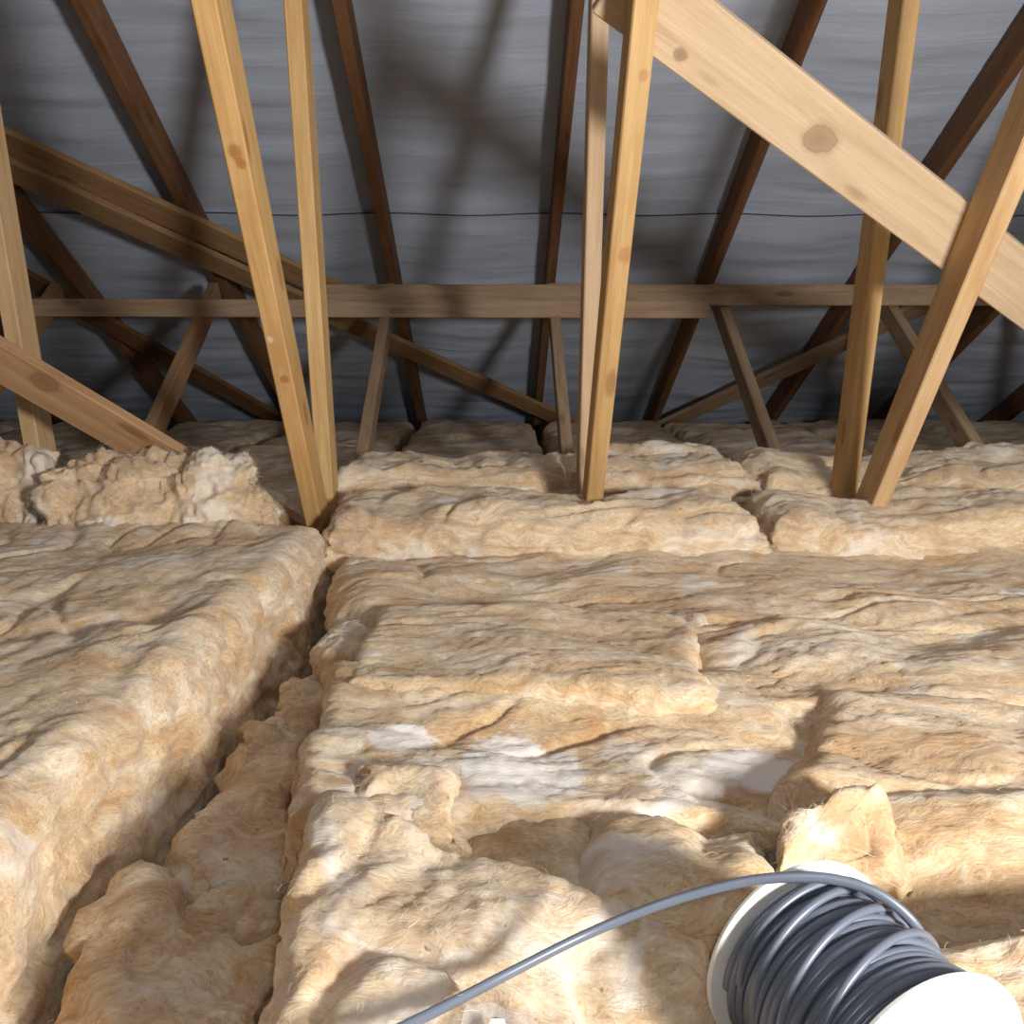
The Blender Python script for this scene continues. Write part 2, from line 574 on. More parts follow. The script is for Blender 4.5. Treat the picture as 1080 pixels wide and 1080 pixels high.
for k in range(-4, 5):
    x = 0.2 + 0.6 * k + {-1: 0.01, -2: -0.03}.get(k, 0.0)
    T = empty('roof_truss', (x, NODE.y, FLOOR_Z))
    tag(T, TR_LAB[k], 'roof truss', 'roof trusses')
    TRUSS[k] = T
    ma, mb, mc = MATS[k]
    ox = Vector((x, 0, 0))
    timber('bottom_chord', ox + Vector((0, -2.6, FLOOR_Z + 0.045)), ox + Vector((0, 5.35, FLOOR_Z + 0.045)), 0.035, 0.09, XS, W_BROWN, T)
    dr = Vector((0, math.cos(RA), -math.sin(RA)))
    up = Vector((0, math.sin(RA), math.cos(RA)))
    pa = Vector((0, RIDGE_Y, rafter_z(RIDGE_Y))) + up * 0.0485
    pb = Vector((0, 5.25, rafter_z(5.25))) + up * 0.0485
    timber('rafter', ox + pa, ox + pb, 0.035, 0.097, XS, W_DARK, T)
    # webs (top ends die into the rafter, lower ends meet on the bottom chord under the wool)
    za = 1.80
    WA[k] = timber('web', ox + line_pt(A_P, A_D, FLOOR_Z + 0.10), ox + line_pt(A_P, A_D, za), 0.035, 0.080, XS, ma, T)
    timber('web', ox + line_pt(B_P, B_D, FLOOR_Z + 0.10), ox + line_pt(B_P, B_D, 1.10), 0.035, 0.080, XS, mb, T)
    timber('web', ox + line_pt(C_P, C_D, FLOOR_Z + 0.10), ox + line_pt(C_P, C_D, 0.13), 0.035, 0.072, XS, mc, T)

# knots and rust-red resin bands of the two nearest webs
def web_knots(o, name, light, dark, pts):
    Mw = o.parent.matrix_basis @ o.matrix_basis
    zax = Mw.to_3x3() @ Vector((0, 0, 1))
    face = 0.04 if zax.dot(Mw.translation) < 0 else -0.04
    ks = []
    for (u, v, r, c) in pts:
        l = Mw.inverted() @ on_plane(u, v, Mw.translation + zax * face, zax)
        ks.append((l.x, l.y, l.z, r, c))
    o.data.materials[0] = mk_wood(name, light, dark, knots=ks)


RED = (0.42, 0.18, 0.06)
web_knots(WA[-1], 'pine_warm_banded', (0.74, 0.47, 0.20), (0.54, 0.30, 0.105), ((248, 160, 0.017, RED), (254, 172, 0.013, RED), (300, 400, 0.013, RED), (285, 358, 0.009, (0.75, 0.6, 0.4))))
web_knots(WA[0], 'pine_warm_knotty', (0.74, 0.50, 0.235), (0.54, 0.315, 0.12), ((660, 269, 0.021, (0.50, 0.26, 0.10)), (678, 80, 0.012, (0.5, 0.28, 0.12))))

# longitudinal runner: two lapped boards nailed across the outer webs, just under the rafters
r1 = timber('longitudinal_brace', (-3.3, 3.365, 0.072), (0.735, 3.365, 0.062), 0.038, 0.060, (0, 1, 0), W_GREY)
tag(r1, 'lower front board of the horizontal runner, reaching left into the dark', 'brace', 'horizontal runner boards')
r2 = timber('longitudinal_brace', (-0.62, 3.404, 0.112), (3.2, 3.404, 0.112), 0.038, 0.072, (0, 1, 0), W_GREY)
tag(r2, 'upper rear board of the horizontal runner, reaching right past the webs', 'brace', 'horizontal runner boards')

# wind braces nailed to the rafters' underside
UPN = Vector((0, math.sin(RA), math.cos(RA)))


def roof_board(a, b, width, thick, off, mat, label):
    n = UPN
    p = Vector((0, Y0, Z0)) - n * off
    A, B = on_plane(*a, p, n), on_plane(*b, p, n)
    side = (B - A).cross(n)
    o = timber('diagonal_brace', A, B, width, thick, side, mat)
    return tag(o, label, 'brace', 'diagonal braces under the rafters')


roof_board((-120, 92), (356, 308), 0.110, 0.022, 0.012, W_BROWN, 'upper brown board of the doubled brace under the rafters, ending left of centre')
roof_board((-120, 119), (622, 456), 0.098, 0.022, 0.036, W_BROWN, 'long lower brown board of the doubled brace, running down behind the runner')
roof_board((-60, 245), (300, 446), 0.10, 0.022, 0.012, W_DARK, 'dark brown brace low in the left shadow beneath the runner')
roof_board((684, 456), (1330, 160), 0.10, 0.022, 0.012, W_GREY, 'grey brown brace rising to the right behind the webs below the runner')

# wide braces nailed to the back edge of the front webs
BN = Vector((0, A_D.z, -A_D.y)).normalized()


def web_board(a, b, width, thick, mat, label):
    p = A_P + BN * (0.040 + thick / 2 + 0.001)
    A, B = on_plane(*a, p, BN), on_plane(*b, p, BN)
    o = timber('diagonal_brace', A, B, width, thick, (B - A).cross(BN), mat)
    return tag(o, label, 'brace')


def px_local(o, u, v):
    """local coordinates on the board's near face under a picture point of the survey"""
    n = BN
    p = o.matrix_basis.translation - BN * 0.0125
    return o.matrix_basis.inverted() @ on_plane(u, v, p, n)


wb = web_board((648, -26), (1250, 435), 0.107, 0.025, W_PALE, 'wide pale board with a round knot nailed across the right webs')
kl = px_local(wb, 866, 147)
k2 = px_local(wb, 718, 58)
wb.data.materials[0] = mk_wood('pale_board_with_knot', (0.60, 0.455, 0.30), (0.46, 0.325, 0.195), bands=0.15,
                               knots=((kl.x, kl.y, kl.z, 0.042, (0.33, 0.22, 0.13)), (k2.x, k2.y, k2.z, 0.016, (0.30, 0.20, 0.12))))
wl = web_board((-150, 292), (310, 561), 0.092, 0.025, W_BROWN, 'wide brown board with a knot at lower left, running down into the torn wool')
kl = px_local(wl, 47, 403)
wl.data.materials[0] = mk_wood('brown_board_with_knot', (0.55, 0.34, 0.18), (0.38, 0.21, 0.10), bands=0.25,
                               knots=((kl.x, kl.y, kl.z, 0.040, (0.28, 0.15, 0.075)),))

# ------------------------------------------------------------------ glass wool
BATTS = []


def arc_profile(length, drop0, drop1, r, res, flare0=0.0, flare1=0.0):
    """walk up one wall, over a rounded shoulder, across, and down the other wall; returns (pos 0..length, drop)"""
    r = min(r, length * 0.45)
    pts = []
    n = max(3, int((drop0 - r) / res))
    for i in range(n):
        d = drop0 + (r - drop0) * i / n
        pts.append((-flare0 * (d - r), d))
    na = max(4, int(1.57 * r / res))
    for i in range(na):
        a = math.pi / 2 * i / na
        pts.append((r - r * math.cos(a), r - r * math.sin(a)))
    nm = max(3, int((length - 2 * r) / res))
    for i in range(nm):
        pts.append((r + (length - 2 * r) * i / nm, 0.0))
    for i in range(na):
        a = math.pi / 2 * (1 - i / na)
        pts.append((length - r + r * math.cos(a), r - r * math.sin(a)))
    n = max(3, int((drop1 - r) / res))
    for i in range(n + 1):
        d = r + (drop1 - r) * i / n
        pts.append((length + flare1 * (d - r), d))
    a = np.array(pts)
    return a[:, 0] / length, a[:, 1]


def batt(name, label, corners, zt, thick, r=0.04, res=0.006, seed=0, mat=None, lump=0.016, crease=0.009, fib=0.0016,
         lay=0.004, fine=0.0016, rag=0.008, warp=0.03, fdir=0.0, bumps=(), creases=(), flare=(0, 0, 0, 0), group='glass wool batts',
         cat='insulation', fray=0.4, lump_w=0.26, tuft=0.0025, terr=0.0016, swirl=0.004, billow=0.0):
    """A slab of glass wool. corners: four world (x, y) points near-left, near-right, far-right, far-left of the top;
    zt: the heights of the four corners; flare: how far walls (near, far, left, right) spread per metre of drop."""
    P = [np.array(c[:2], float) for c in corners]
    zt = np.array([zt] * 4 if isinstance(zt, (int, float)) else zt, float)
    Lx = (np.linalg.norm(P[1] - P[0]) + np.linalg.norm(P[2] - P[3])) / 2
    Ly = (np.linalg.norm(P[3] - P[0]) + np.linalg.norm(P[2] - P[1])) / 2
    s, ds = arc_profile(Lx, thick, thick, r, res, flare[2], flare[3])
    q, dq = arc_profile(Ly, thick, thick, r, res, flare[0], flare[1])
    S, Q = np.meshgrid(s, q, indexing='ij')
    DS, DQ = np.meshgrid(ds, dq, indexing='ij')
    w = [(1 - S) * (1 - Q), S * (1 - Q), S * Q, (1 - S) * Q]
    xy = sum(wi[..., None] * Pi for wi, Pi in zip(w, P))
    cw = [np.clip(a, 0, 1) for a in (S, Q)]
    wz = [(1 - cw[0]) * (1 - cw[1]), cw[0] * (1 - cw[1]), cw[0] * cw[1], (1 - cw[0]) * cw[1]]
    top = sum(wi * z for wi, z in zip(wz, zt))
    drop = np.minimum((DS ** 4 + DQ ** 4) ** 0.25, thick)
    V = np.dstack([xy, top - drop]).reshape(-1, 3)
    sh = S.shape
    off = np.array([seed * 7.31, seed * 3.17, seed * 1.93])

    def nrm(V):
        G = V.reshape(*sh, 3)
        n = np.cross(np.gradient(G, axis=0), np.gradient(G, axis=1)).reshape(-1, 3)
        l = np.linalg.norm(n, axis=1)
        bad = l < 1e-10
        cc = V.mean(0)
        n[bad] = (V[bad] - cc) * (1, 1, 0.3)
        l[bad] = np.linalg.norm(n[bad], axis=1)
        n = (n / l[:, None]).reshape(*sh, 3)
        for _ in range(2):
            q_ = np.pad(n, ((1, 1), (1, 1), (0, 0)), mode='edge')
            n = q_[1:-1, 1:-1] + 0.5 * (q_[:-2, 1:-1] + q_[2:, 1:-1] + q_[1:-1, :-2] + q_[1:-1, 2:])
            n /= np.maximum(np.linalg.norm(n, axis=2), 1e-9)[..., None]
        return n.reshape(-1, 3)
    # gentle wander of the whole outline
    V0 = V.copy()
    V[:, 0] += warp * pn(V0 * 3.1 + off + 1.7)
    V[:, 1] += warp * pn(V0 * 3.1 + off + 9.4)
    sw = np.stack([fbm(V0 * 11 + off + 2.2, 2), fbm(V0 * 11 + off + 6.1, 2), 0.5 * fbm(V0 * 11 + off + 4.4, 2)], 1) * swirl
    V = V + sw * np.clip((V[:, 2:3] - (zt.min() - thick)) / 0.03, 0, 1)
    n = nrm(V)
    p = V0 + off
    ca, sa = math.cos(fdir), math.sin(fdir)
    wv = np.stack([pn(p * 6 + 3.3), pn(p * 6 + 8.8), pn(p * 6 + 5.1)], 1) * 0.035
    pw = p + wv
    pf = np.stack([pw[:, 0] * ca + pw[:, 1] * sa, -pw[:, 0] * sa + pw[:, 1] * ca, pw[:, 2]], 1)
    d = lump * fbm(p / lump_w, 2)
    d += lump * 0.20 * fbm(pf * np.array([4.0, 11.0, 11.0]) + 21, 2)
    c = pn(pf * np.array([4.2, 9.0, 9.0]) + 40)
    msk = np.clip(0.5 + 1.4 * pn(p * 4.0 + 70), 0, 1)
    d -= crease * np.exp(-(c / 0.09) ** 2) * msk
    # overlapping tufts: billowed noise gives round humps with tight valleys
    d += tuft * (np.abs(pn(pw * 11.0 + 60)) * 2 - 0.5) * np.clip(0.35 + 1.5 * pn(p * 5.0 + 90), 0, 1)
    side = 1 - np.abs(n[:, 2])
    d += fib * fbm(pf * np.array([11.0, 60.0, 60.0]), 3, 0.6)
    d += lay * side * fbm(pf * np.array([7.0, 7.0, 75.0]) + 30, 3, 0.6)
    d += rag * side * fbm(p * np.array([26.0, 26.0, 38.0]) + 50, 2)
    d += fine * fbm(p * 95.0, 2, 0.7)
    if billow:
        for bs, ba in ((12.0, 1.0), (27.0, 0.55), (58.0, 0.3)):
            d += billow * ba * (2 * np.abs(pn(pw * bs + 140)) - 0.5)
    # delaminated sheets: ragged little terraces where a skin of fibres has peeled off
    a_ = fbm(pf * np.array([4.5, 8.0, 8.0]) + 120, 4, 0.55) * 3.2
    fr = a_ - np.floor(a_)
    st = np.clip(fr / 0.16, 0, 1)
    d += terr * (np.floor(a_) + st * st * (3 - 2 * st))
    for (bx, by, rx, ry, amp) in bumps:
        d += amp * np.exp(-((V[:, 0] - bx) / rx) ** 2 - ((V[:, 1] - by) / ry) ** 2) * np.clip(n[:, 2] + 0.3, 0, 1)
    for (ax, ay, bx, by, wd, amp) in creases:
        ab = np.array([bx - ax, by - ay])
        tt = np.clip(((V[:, 0] - ax) * ab[0] + (V[:, 1] - ay) * ab[1]) / (ab @ ab), 0, 1)
        wob = 0.02 * pn(p * 14 + 33)
        dist = np.hypot(V[:, 0] - ax - tt * ab[0] + wob, V[:, 1] - ay - tt * ab[1] + wob)
        d -= amp * np.exp(-(dist / wd) ** 2) * np.sin(np.pi * np.clip(tt, 0.04, 0.96)) ** 0.4
    keep = np.clip((V[:, 2] - (zt.min() - thick)) / 0.03, 0, 1)
    V = V + n * (d * keep)[:, None]
    n2 = nrm(V)
    idx = np.arange(V.shape[0]).reshape(sh)
    F = np.stack([idx[:-1, :-1], idx[1:, :-1], idx[1:, 1:], idx[:-1, 1:]], -1).reshape(-1, 4)
    base = np.array([xy[..., 0].mean(), xy[..., 1].mean(), zt.min() - thick])
    o = mesh_np(name, V - base, F, mat or WOOL, base)
    tag(o, label, cat, group)
    o['wool_seed'] = (seed * 0.61803) % 1.0
    BATTS.append((o, V - base, n2, fray, fdir, seed))
    return o


def zc(pts, z):
    """four surveyed corners at height(s) z"""
    zz = [z] * 4 if isinstance(z, (int, float)) else z
    return [on_z(u, v, h) for (u, v), h in zip(pts, zz)], zz


def pbatt(name, label, pts, z, thick, **kw):
    c, zz = zc(pts, z)
    return batt(name, label, c, zz, thick, **kw)


pc = [on_z(548, 788, -0.41), on_z(795, 790, -0.415), on_z(425, 765, -0.41)]
WOOL_W = mk_wool('glass_wool_white_patch', patches=((pc[0].x, pc[0].y, 0.075, 0.105), (pc[1].x, pc[1].y, 0.055, 0.05), (pc[2].x, pc[2].y, 0.04, 0.05)))

# --- lower layers between the bottom chords (seen only in the gaps)
for i, (x0, x1) in enumerate(((-0.98, -0.42), (-0.38, 0.18), (0.22, 0.78), (0.82, 1.38))):
    batt('insulation_batt', ['lower layer batt under the thick left batt', 'lower layer batt at the bottom of the deep channel',
                             'lower layer batt under the cross-laid strips, below the cable reel', 'lower layer batt under the right-hand strips'][i],
         [(x0, 0.15), (x1, 0.15), (x1, 2.53), (x0, 2.53)], -0.61, 0.12, r=0.03, res=0.016, seed=60 + i, mat=WOOL_Y, warp=0.0, fine=0, fray=0, lump=0.008, crease=0.004, rag=0.002)

# --- the thick batt on the left
batt('insulation_batt', 'thick long batt on the left with a sheer lit side facing the channel',
     [(-1.02, 0.15), (-0.385, 0.15), (-0.335, 1.84), (-0.98, 1.84)], (-0.375, -0.375, -0.370, -0.365), 0.225, r=0.05, res=0.0062, seed=1, mat=WOOL_Y,
     fdir=R(82), lump=0.012, crease=0.010, rag=0.006, lay=0.005, warp=0.015, flare=(0, 0, 0, 0.10),
     creases=((-0.75, 1.05, -0.42, 1.25, 0.03, 0.012), (-0.5, 1.5, -0.4, 0.9, 0.03, 0.008)))

# --- torn pieces lying in the channel
ch = [
    ('orange brown torn piece at the near end of the channel', [(20, 1130), (285, 1130), (290, 965), (130, 905)], -0.47, 11),
    ('crumpled torn piece halfway along the channel', [(130, 960), (312, 970), (330, 862), (205, 850)], -0.49, 12),
    ('smooth rounded torn piece in the channel, beyond the crumpled one', [(205, 862), (330, 860), (335, 768), (262, 752)], -0.485, 13),
    ('small torn piece in the narrow part of the channel', [(258, 775), (340, 775), (346, 708), (305, 706)], -0.475, 14),
    ('tiny white-tipped tuft at the far end of the channel', [(320, 712), (366, 705), (382, 646), (345, 655)], -0.45, 15),
]
for lab, pts, z, sd in ch:
    pbatt('insulation_offcut', lab, pts, z, 0.10, r=0.045, res=0.0055, seed=sd, mat=WOOL_D, lump=0.022, crease=0.018, warp=0.03, lump_w=0.13, tuft=0.010, fine=0.003, rag=0.014, swirl=0.016, terr=0.006,
          group='torn pieces in the channel', fdir=R(60 + 20 * (sd % 3)), fray=0.8)

# --- cross-laid strips on the right, from far to near
pbatt('insulation_batt', 'cross-laid strip right in front of the pale raised roll', [(362, 676), (1260, 676), (1180, 570), (355, 584)], -0.430, 0.17,
      r=0.035, res=0.0075, seed=21, warp=0.05, lump=0.018, crease=0.008, fdir=R(4))
pbatt('insulation_batt', 'short cross-laid strip ending in a blunt edge at the channel, second from the roll', [(350, 708), (775, 742), (750, 645), (384, 638)], (-0.405, -0.405, -0.418, -0.412), 0.19,
      r=0.028, res=0.0065, seed=22, warp=0.045, lump=0.016, crease=0.008, fdir=R(-4))
pbatt('insulation_batt', 'cross-laid strip at right, second from the roll, running out of the picture', [(725, 752), (1320, 748), (1240, 650), (722, 650)], -0.420, 0.18,
      r=0.035, res=0.0075, seed=23, warp=0.05, lump=0.018, crease=0.008, fdir=R(2))
pbatt('insulation_batt', 'broad cross-laid strip with a white patch, square end at the channel', [(322, 842), (905, 868), (905, 722), (338, 694)], (-0.41, -0.425, -0.432, -0.42), 0.19,
      r=0.026, res=0.0058, seed=24, mat=WOOL_W, warp=0.04, lump=0.018, crease=0.008, fdir=R(5))
pbatt('insulation_batt', 'cross-laid strip at the right edge, beyond the crumpled tuft', [(800, 850), (1420, 838), (1330, 730), (872, 738)], (-0.415, -0.415, -0.42, -0.42), 0.18,
      r=0.04, res=0.0065, seed=25, warp=0.05, lump=0.018, crease=0.008, fdir=R(0))
pbatt('insulation_batt', 'strip at right just behind the cable reel flange', [(850, 968), (1430, 960), (1400, 812), (812, 840)], (-0.44, -0.42, -0.405, -0.42), 0.17,
      r=0.05, res=0.006, seed=26, lump=0.018, crease=0.008, fdir=R(10))
pbatt('insulation_batt', 'pale batt corner beside the cable reel at the right edge', [(905, 1230), (1400, 1180), (1330, 925), (955, 985)], -0.385, 0.20,
      r=0.03, res=0.005, seed=29, mat=WOOL_D, lump=0.010, crease=0.004, terr=0.0008, tuft=0.001, fdir=R(30), warp=0.02)
pbatt('insulation_offcut', 'small squarish block behind the loose grey cable', [(622, 972), (828, 962), (816, 852), (622, 856)], -0.420, 0.18,
      r=0.025, res=0.005, seed=31, lump=0.016, crease=0.012, tuft=0.006, fdir=R(10), group='torn pieces by the reel', fray=0.8, lump_w=0.12)
pbatt('insulation_offcut', 'torn hollow piece between the near chunk and the squarish block', [(490, 985), (640, 985), (630, 848), (486, 832)], -0.433, 0.17,
      r=0.03, res=0.005, seed=32, mat=WOOL_D, lump=0.020, crease=0.016, tuft=0.006, fdir=R(-50), group='torn pieces by the reel', fray=0.8, lump_w=0.11)
pbatt('insulation_offcut', 'folded flap at the channel end of the white-patched strip', [(368, 868), (495, 880), (488, 800), (392, 782)], (-0.425, -0.42, -0.395, -0.39), 0.07,
      r=0.022, res=0.0045, seed=33, mat=WOOL_D, lump=0.016, crease=0.010, fdir=R(-40), group='torn pieces by the reel', fray=0.8, lump_w=0.1)
pbatt('insulation_offcut', 'crumpled pale tuft standing just behind the reel', [(836, 905), (942, 905), (938, 852), (850, 848)], (-0.40, -0.40, -0.385, -0.372), 0.09,
      r=0.035, res=0.004, seed=34, mat=WOOL_P, lump=0.026, crease=0.018, rag=0.014, warp=0.05, billow=0.004, terr=0.006, tuft=0.016, swirl=0.022, fdir=R(70), group='torn pieces by the reel', fray=1.2, lump_w=0.08)
pbatt('insulation_offcut', 'big bright torn chunk in the foreground with a pointed corner', [(255, 1150), (775, 1150), (752, 990), (352, 828)], (-0.375, -0.415, -0.415, -0.372), 0.22,
      r=0.022, res=0.0046, seed=39, mat=WOOL_P, lump=0.016, crease=0.010, rag=0.009, warp=0.03, fdir=R(75), tuft=0.007, group='torn pieces by the reel', fray=0.3)

# --- raised rolls by the web feet
batt('insulation_roll', 'pale raised roll left of centre at the foot of the front webs',
     [(-0.345, 1.80), (0.512, 1.78), (0.518, 2.05), (-0.345, 2.10)], (-0.352, -0.352, -0.345, -0.34), 0.16, r=0.07, res=0.0065, seed=41, mat=WOOL_R,
     lump=0.022, crease=0.016, lay=0.016, rag=0.010, billow=0.005, fdir=R(3), group='raised rolls', lump_w=0.2)
batt('insulation_roll', 'pale raised roll right of the cut, at the foot of the right front web',
     [(0.528, 1.80), (1.62, 1.78), (1.62, 2.06), (0.53, 2.06)], (-0.362, -0.355, -0.345, -0.355), 0.16, r=0.06, res=0.0065, seed=42, mat=WOOL_R,
     lump=0.020, crease=0.014, lay=0.016, rag=0.010, billow=0.004, fdir=R(-3), group='raised rolls')
batt('insulation_roll', 'rear raised roll behind the left front one, torn along its top',
     [(-0.40, 2.16), (0.588, 2.14), (0.60, 2.50), (-0.40, 2.52)], (-0.325, -0.315, -0.300, -0.31), 0.18, r=0.08, res=0.008, seed=43, mat=WOOL_R,
     lump=0.026, crease=0.016, lay=0.016, rag=0.014, billow=0.008, fdir=R(3), group='raised rolls')
batt('insulation_roll', 'rear raised roll on the right behind the cut, dipping at the web',
     [(0.612, 2.14), (1.75, 2.12), (1.75, 2.50), (0.61, 2.50)], (-0.325, -0.32, -0.305, -0.31), 0.18, r=0.08, res=0.008, seed=44, mat=WOOL_R,
     lump=0.022, crease=0.016, lay=0.016, rag=0.012, billow=0.007, fdir=R(-3), group='raised rolls',
     bumps=((0.9, 2.2, 0.1, 0.12, -0.03),))

# --- torn clumps behind the left batt
batt('insulation_offcut', 'big torn ragged clump behind the left batt under the knotty board',
     [(-0.86, 1.84), (-0.465, 1.85), (-0.475, 1.955), (-0.87, 1.955)], (-0.245, -0.245, -0.230, -0.215), 0.24, flare=(0.55, 0, 0, 0.35), r=0.05, res=0.0042, seed=51, mat=WOOL_P, billow=0.020, terr=0.002, fine=0.002, swirl=0.010,
     lump=0.045, crease=0.004, rag=0.010, warp=0.06, fdir=R(60), group='torn clumps on the left', fray=2.6, lump_w=0.14)
batt('insulation_offcut', 'torn clump at the left edge around the foot of the leftmost web',
     [(-1.30, 1.86), (-0.91, 1.86), (-0.92, 1.98), (-1.30, 1.99)], (-0.26, -0.245, -0.235, -0.25), 0.24, flare=(0.3, 0, 0, 0), r=0.04, res=0.005, billow=0.018, terr=0.002, fine=0.002, swirl=0.010, seed=52, mat=WOOL_P,
     lump=0.026, crease=0.004, rag=0.010, warp=0.03, fdir=R(30), group='torn clumps on the left', fray=1.2)
batt('insulation_batt', 'shadowed batt left of the middle behind the torn clump',
     [(-1.5, 2.10), (-0.43, 2.10), (-0.43, 2.52), (-1.5, 2.52)], -0.42, 0.12, r=0.05, res=0.014, seed=53, fray=0.2)
batt('insulation_batt', 'dim batt outside the leftmost web, beyond the thick batt',
     [(-1.6, 0.15), (-1.05, 0.15), (-1.04, 1.83), (-1.6, 1.83)], -0.40, 0.28, r=0.05, res=0.016, seed=54, mat=WOOL_Y, fray=0)
batt('insulation_batt', 'dim batt beyond the right edge, along the right trusses',
     [(1.42, 0.15), (1.97, 0.15), (1.97, 0.75), (1.42, 0.75)], -0.42, 0.26, r=0.05, res=0.02, seed=55, mat=WOOL_Y, fray=0)

# --- far batts under the eaves, in the shadow of the rolls
for i, k in enumerate(range(-5, 5)):
    x0 = 0.2 + 0.6 * k + 0.022
    nth = ['leftmost', 'second from the left', 'third from the left', 'fourth from the left', 'fifth from the left', 'sixth from the left', 'fourth from the right',
           'third from the right', 'second from the right', 'rightmost'][i]
    batt('insulation_batt', 'shadowed far batt under the eaves, %s of the row' % nth,
         [(x0, 2.56), (x0 + 0.556, 2.56), (x0 + 0.556, 4.72), (x0, 4.72)], (-0.44, -0.44, -0.455, -0.455), 0.24, r=0.05, res=0.018, seed=80 + i, mat=WOOL_Y,
         lump=0.020, crease=0.012, warp=0.0, fine=0, rag=0.004, fray=0, fdir=R(85), group='far batts under the eaves')

# --- loose fibres standing off the torn edges, one child part per piece
def fibres(o, V, n, count, fdir, seed, ln=1.0):
    rg = np.random.RandomState(seed + 500)
    vis = np.where(V[:, 2] > V[:, 2].max() - 0.17)[0]
    i = rg.choice(vis, count)
    p, nn = V[i], n[i]
    L = rg.uniform(0.004, 0.012, count)[:, None] * ln * (1 + 0.7 * (rg.rand(count) > 0.95))[:, None]
    t = rg.normal(size=(count, 3))
    t += np.array([math.cos(fdir), math.sin(fdir), 0]) * rg.choice([-2.0, 2.0], count)[:, None]
    t -= (t * nn).sum(1)[:, None] * nn
    t /= np.linalg.norm(t, axis=1)[:, None]
    lift = (0.02 + 0.42 * rg.rand(count) ** 2.5)[:, None]
    d1 = t + nn * lift
    d2 = t + nn * (lift * 0.6 - 0.12) + rg.normal(size=(count, 3)) * 0.3
    a = p + rg.normal(size=(count, 3)) * 0.002
    b = a + d1 * L * 0.5
    c = b + d2 * L * 0.5
    w = np.cross(t, nn + rg.normal(size=(count, 3)) * 0.5)
    w /= np.maximum(np.linalg.norm(w, axis=1), 1e-6)[:, None]
    w *= rg.uniform(0.00008, 0.00017, count)[:, None]
    VV = np.stack([a - w, a + w, b - w, b + w, c - w * 0.3, c + w * 0.3], 1).reshape(-1, 3)
    k = np.arange(count)[:, None] * 6
    F = np.concatenate([k + np.array([[0, 1, 3, 2]]), k + np.array([[2, 3, 5, 4]])])
    f = mesh_np('loose_fibres', VV, F, FIBRE, (0, 0, 0), o)
    f['kind'] = 'stuff'
    f['wool_seed'] = o['wool_seed']


for o, V, n, fray, fd, sd in BATTS:
    if fray > 0:
        fibres(o, V, n, int(min(26000, 0.34 * len(V) * (0.6 + 0.4 * fray))), fd, sd, 1.0 + 0.35 * max(0, fray - 0.4))
print('TRIS', sum(len(o.data.polygons) * 2 for o in scene.objects if o.type == 'MESH'))

# ------------------------------------------------------------------ cable reel
FLANGE = mk_plain('reel_card', (0.86, 0.83, 0.79), 0.7, 0.3, var=0.06)
GREY_C = mk_plain('grey_cable', (0.125, 0.145, 0.185), 0.36, 0.6, var=0.05)
GREY_L = GREY_C


def tube(name, path, ra, rb, mat, parent, nrm_dirs, seg=10):
    """an oval cable along a path; ra along the given normal directions, rb across"""
    P = np.array([list(p) for p in path], float)
    T = np.gradient(P, axis=0)
    T /= np.linalg.norm(T, axis=1)[:, None]
    Nn = np.array([list(v) for v in nrm_dirs], float)
    Nn -= (Nn * T).sum(1)[:, None] * T
    Nn /= np.linalg.norm(Nn, axis=1)[:, None]
    Bn = np.cross(T, Nn)
    a = np.linspace(0, 2 * np.pi, seg, endpoint=False)
    ring = (Nn[:, None, :] * (ra * np.cos(a))[None, :, None] + Bn[:, None, :] * (rb * np.sin(a))[None, :, None]) + P[:, None, :]
    n = len(P)
    V = ring.reshape(-1, 3)
    idx = np.arange(n * seg).reshape(n, seg)
    F = np.stack([idx[:-1], idx[1:], np.roll(idx, -1, 1)[1:], np.roll(idx, -1, 1)[:-1]], -1).reshape(-1, 4)
    return mesh_np(name, V, F, mat, parent=parent)


phi, tilt = R(20), R(1.4)
C1 = ray(844, 1012) * 0.597                  # centre of the far flange
ax = Vector((math.sin(phi) * math.cos(tilt), -math.cos(phi) * math.cos(tilt), -math.sin(tilt)))
LEN, RF, RW = 0.104, 0.0662, 0.0590
Zr = Vector((0, 0, 1)) - ax * ax.z
Zr.normalize()
Sr = ax.cross(Zr)
base = C1 + ax * LEN / 2 - Zr * RF
reel = empty('cable_reel', base)
tag(reel, 'white-flanged reel of dark grey cable with one loose end trailing left', 'cable reel')
MR = Matrix((Sr, Zr, ax)).transposed().to_4x4()       # local: X sideways, Y up, Z along the axis towards the viewer


def RP(r, ang, z):
    """reel point relative to the reel's empty"""
    return C1 + ax * z + Sr * (r * math.cos(ang)) + Zr * (r * math.sin(ang)) - base


def lathe(name, prof, mat, seg=72):
    V, F = [], []
    m = len(prof)
    for i in range(seg):
        a = 2 * math.pi * i / seg
        for (r, z) in prof:
            V.append(RP(r, a, z))
    for i in range(seg):
        j = (i + 1) % seg
        for k in range(m):
            l = (k + 1) % m
            F.append((i * m + k, j * m + k, j * m + l, i * m + l))
    return mesh_np(name, np.array([list(v) for v in V]), np.array(F), mat, parent=reel, smooth=False)


for z0, z1 in ((-0.004, 0.0), (LEN, LEN + 0.004)):
    lathe('flange', [(0.012, z0), (RF - 0.001, z0), (RF, z0 + 0.001), (RF, z1 - 0.001), (RF - 0.001, z1), (0.012, z1)], FLANGE)
lathe('core', [(0.012, 0.0), (0.040, 0.0), (0.040, LEN), (0.012, LEN)], FLANGE)
